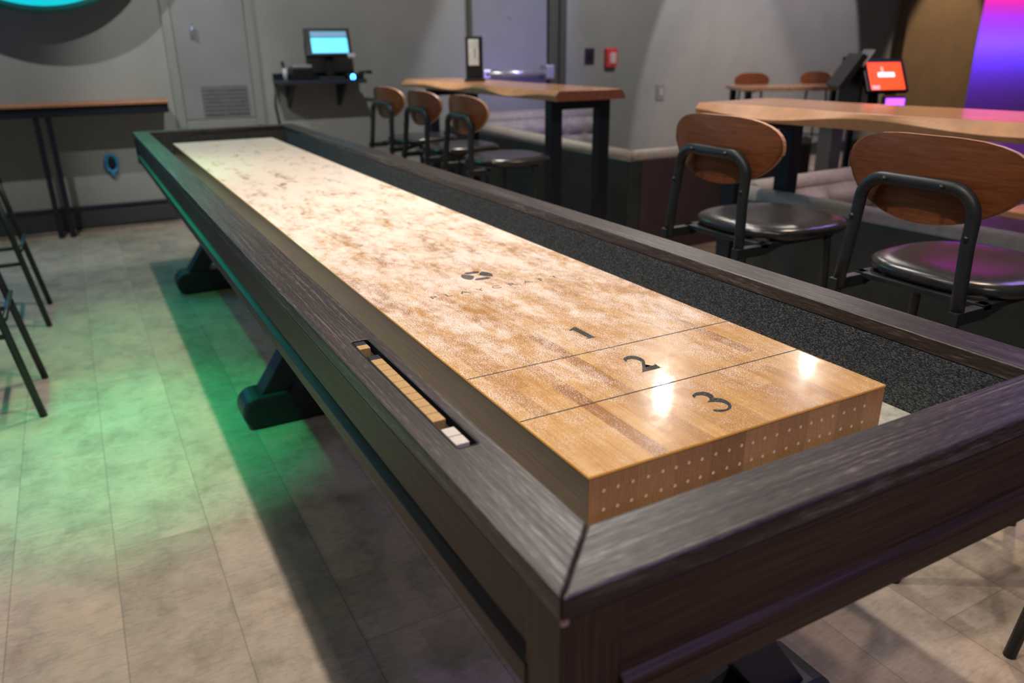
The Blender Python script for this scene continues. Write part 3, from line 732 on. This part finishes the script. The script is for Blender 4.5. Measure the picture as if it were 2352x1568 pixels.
for x in (XO0+.003, XO1-.067):
    for y in (YO0+.003, YO1-.063):
        bm = bmesh.new(); box(bm, x, x+.064, y, y+.060, .640, ZT-RT); obj('corner_post', bm, PAN_Z, TB, .003)
B('underframe', XO0+.03, XO1-.03, YO0+.03, YO1-.03, .655, ZG-.006, PAN_Y, TB)
B('gutter_floor', XI0-.004, XI1+.004, YI0-.004, YI1+.004, ZG-.0055, ZG, FELT, TB)
for (a, b, c, d) in ((XI0-.006, XI0+.0, YI0-.006, YI1+.006), (XI1-.0, XI1+.006, YI0-.006, YI1+.006), (XI0+.0005, XI1-.0005, YI0-.006, YI0), (XI0+.0005, XI1-.0005, YI1, YI1+.006)):
    B('carpet_lining', a, b, c, d, ZG+.0003, ZT-RT-.0005, CARPET, TB)
# playfield
bm = bmesh.new(); box(bm, 0, PW, 0, L, ZG+.0005, ZP-.0045)
for f in bm.faces: f.normal_update(); f.material_index = 1 if abs(f.normal.y) > .9 else 0
pf = obj('playfield', bm, [SIDEG, ENDG], TB, .0008)
bm = bmesh.new(); box(bm, -.0008, PW+.0008, -.0008, L+.0008, ZP-.0044, ZP)
for f in bm.faces: f.normal_update(); f.material_index = 0 if f.normal.z > .9 else 1
obj('playing_surface', bm, [PLAY, RESIN], TB, .0018, seg=3).data
dm = None
for row, (z, x0) in enumerate(((.7262, .021), (.7004, .0205))):
    for k in range(22):
        x = x0+k*.02125+(.0012*sin(k*5.1+row))
        if dm is None:
            bm = bmesh.new(); tube(bm, [(0, -.0006, 0), (0, .002, 0)], .0025, 10); o = obj('dowel', bm, DOWEL, pf); dm = o.data
        else: o = bpy.data.objects.new('dowel', dm); COL.objects.link(o); o.parent = pf
        o.location = (x, 0, z+.0006*sin(k*3.3+row*2)); 
# markings
def flat(name, poly, mat, smooth_it=True, z=ZP+.00025):
    if smooth_it:
        q = []; n = len(poly)
        for i in range(n):
            p0, p1, p2, p3 = poly[i-1], poly[i], poly[(i+1) % n], poly[(i+2) % n]
            for t in (0, .34, .67):
                q.append(tuple(.5*(2*p1[k]+(p2[k]-p0[k])*t+(2*p0[k]-5*p1[k]+4*p2[k]-p3[k])*t*t+(3*p1[k]-p0[k]-3*p2[k]+p3[k])*t**3) for k in (0, 1)))
        poly = q
    bm = bmesh.new(); vs = [bm.verts.new((x, y, z)) for x, y in poly]; f = bm.faces.new(vs)
    bmesh.ops.triangulate(bm, faces=[f]); return obj(name, bm, mat, TB)
THREE = [(.2445, .106), (.2465, .109), (.252, .112), (.259, .1135), (.266, .1115), (.2705, .107), (.272, .100), (.2705, .0935), (.267, .0885), (.270, .086), (.2735, .081), (.2752, .074), (.2735, .064), (.2685, .056), (.262, .051), (.2545, .0492), (.246, .050), (.2395, .054), (.238, .0575), (.240, .0605), (.243, .060), (.2475, .0565), (.254, .0537), (.2595, .0545), (.2642, .058), (.2670, .064), (.2655, .071), (.2620, .0755), (.256, .079), (.249, .082), (.256, .085), (.2605, .091), (.2612, .0965), (.259, .102), (.254, .105), (.248, .104), (.2435, .1005)]
TWO = [(.2425, .261), (.2445, .2655), (.2495, .2685), (.257, .270), (.263, .2685), (.2680, .263), (.270, .2535), (.2685, .244), (.2625, .234), (.2535, .2215), (.2535, .2212), (.2700, .2212), (.2730, .2245), (.2740, .2240), (.2715, .2085), (.2710, .2080), (.2385, .2085), (.2383, .2095), (.2575, .2355), (.261, .243), (.2605, .250), (.257, .2565), (.2505, .259), (.2455, .2575), (.241, .252), (.240, .2525)]
ONE = [(.2405, .4145), (.2570, .4245), (.2605, .4245), (.2605, .368), (.2640, .3665), (.2640, .3652), (.2440, .3652), (.2440, .3665), (.2490, .368), (.2490, .4125), (.2412, .4130)]
flat('number_three', THREE, INK); flat('number_two', TWO, INK); flat('number_one', ONE, INK, False)
for y in (.1578, .3145):
    flat('zone_line', [(.0, y-.0011), (PW, y-.0011), (PW, y+.0011), (0, y+.0011)], INK, False)
cu = bpy.data.curves.new('lettering', 'FONT'); cu.body = 'PLAYCRAFT'; cu.size = .0245; cu.space_character = 2.05; cu.align_x = 'CENTER'; cu.offset = -.00015
to = bpy.data.objects.new('tmp_text', cu); COL.objects.link(to); bpy.context.view_layer.update()
me = bpy.data.meshes.new_from_object(to.evaluated_get(bpy.context.evaluated_depsgraph_get())); bpy.data.objects.remove(to); bpy.data.curves.remove(cu)
me.materials.clear(); me.materials.append(FINK); me.name = 'brand_lettering'
o = bpy.data.objects.new('brand_lettering', me); COL.objects.link(o); o.parent = TB
xs = [v.co.x for v in me.vertices]; sc_ = .290/(max(xs)-min(xs))
for v in me.vertices: v.co.x = v.co.x*sc_+.254; v.co.y = v.co.y+.695; v.co.z = ZP+.0003
# round emblem: two wide side lobes and two slim arcs around an open centre
bm = bmesh.new(); cx, cy, R0 = .256, .797, .034
def sector(a0, a1, r0, r1, wob=0.0):
    n = 12
    pts = [(cx+r1*cos(a0+(a1-a0)*i/n), cy+r1*sin(a0+(a1-a0)*i/n)) for i in range(n+1)]
    pts += [(cx+(r0+wob*sin(pi*i/n))*cos(a0+(a1-a0)*i/n), cy+(r0+wob*sin(pi*i/n))*sin(a0+(a1-a0)*i/n)) for i in range(n, -1, -1)]
    bm.faces.new([bm.verts.new((x, y, ZP+.0003)) for x, y in pts])
sector(-.72, .80, .016, R0, -.010); sector(pi-.80, pi+.72, .016, R0, -.010)
sector(.95, 2.10, .022, R0, -.004); sector(pi+.98, pi+2.15, .022, R0, -.004)
bmesh.ops.triangulate(bm, faces=bm.faces)
obj('round_emblem', bm, INK, TB)
# trestles
TRES = plain('blue_lit_dark_wood', (.014, .017, .030), .45, var=.2, nscale=20)  # navy tint of the blue light is put into the dark wood colour
for ty in (.13, 1.90, 3.66):
    tr = empty('trestle', (0, 0, 0)); tr.parent = TB
    bm = bmesh.new()
    xa, xb = -.115, PW+.115
    poly = [(xa+.06+.06*cos(a), .065+.065*sin(a)) for a in [pi*1.5-i*pi/10 for i in range(11)]]
    poly = [(xa+.055-.055*sin(i*pi/10), .058-.058*cos(i*pi/10)) for i in range(11)] + [(xb-.055+.055*sin(i*pi/10), .058+.058*cos(i*pi/10)) for i in range(11)]
    prism(bm, poly, ty-.065, ty+.065, 1); obj('foot', bm, TRES, tr, .012)
    for sg in (-1, 1):
        c = PW/2
        bm = bmesh.new(); pts = [(c+sg*.300, .112), (c+sg*.200, .112), (c+sg*.045, .43), (c+sg*.12, .652), (c+sg*.235, .652), (c+sg*.150, .43)]
        pts = [(c+sg*.305, .108), (c+sg*.205, .108), (c+sg*.10, .25), (c+sg*.06, .42), (c+sg*.10, .652), (c+sg*.22, .652), (c+sg*.165, .42), (c+sg*.20, .26)]
        prism(bm, pts, ty-.045, ty+.045, 1); obj('brace', bm, TRES, tr, .004)
    B('crossbeam', .02, PW-.02, ty-.05, ty+.05, .60, .654, TRES, tr, .004)
B('stretcher', PW/2-.03, PW/2+.03, .16, 3.63, .30, .40, PAN_Y, TB, .006)

# raw wood showing where the near left corner is chipped
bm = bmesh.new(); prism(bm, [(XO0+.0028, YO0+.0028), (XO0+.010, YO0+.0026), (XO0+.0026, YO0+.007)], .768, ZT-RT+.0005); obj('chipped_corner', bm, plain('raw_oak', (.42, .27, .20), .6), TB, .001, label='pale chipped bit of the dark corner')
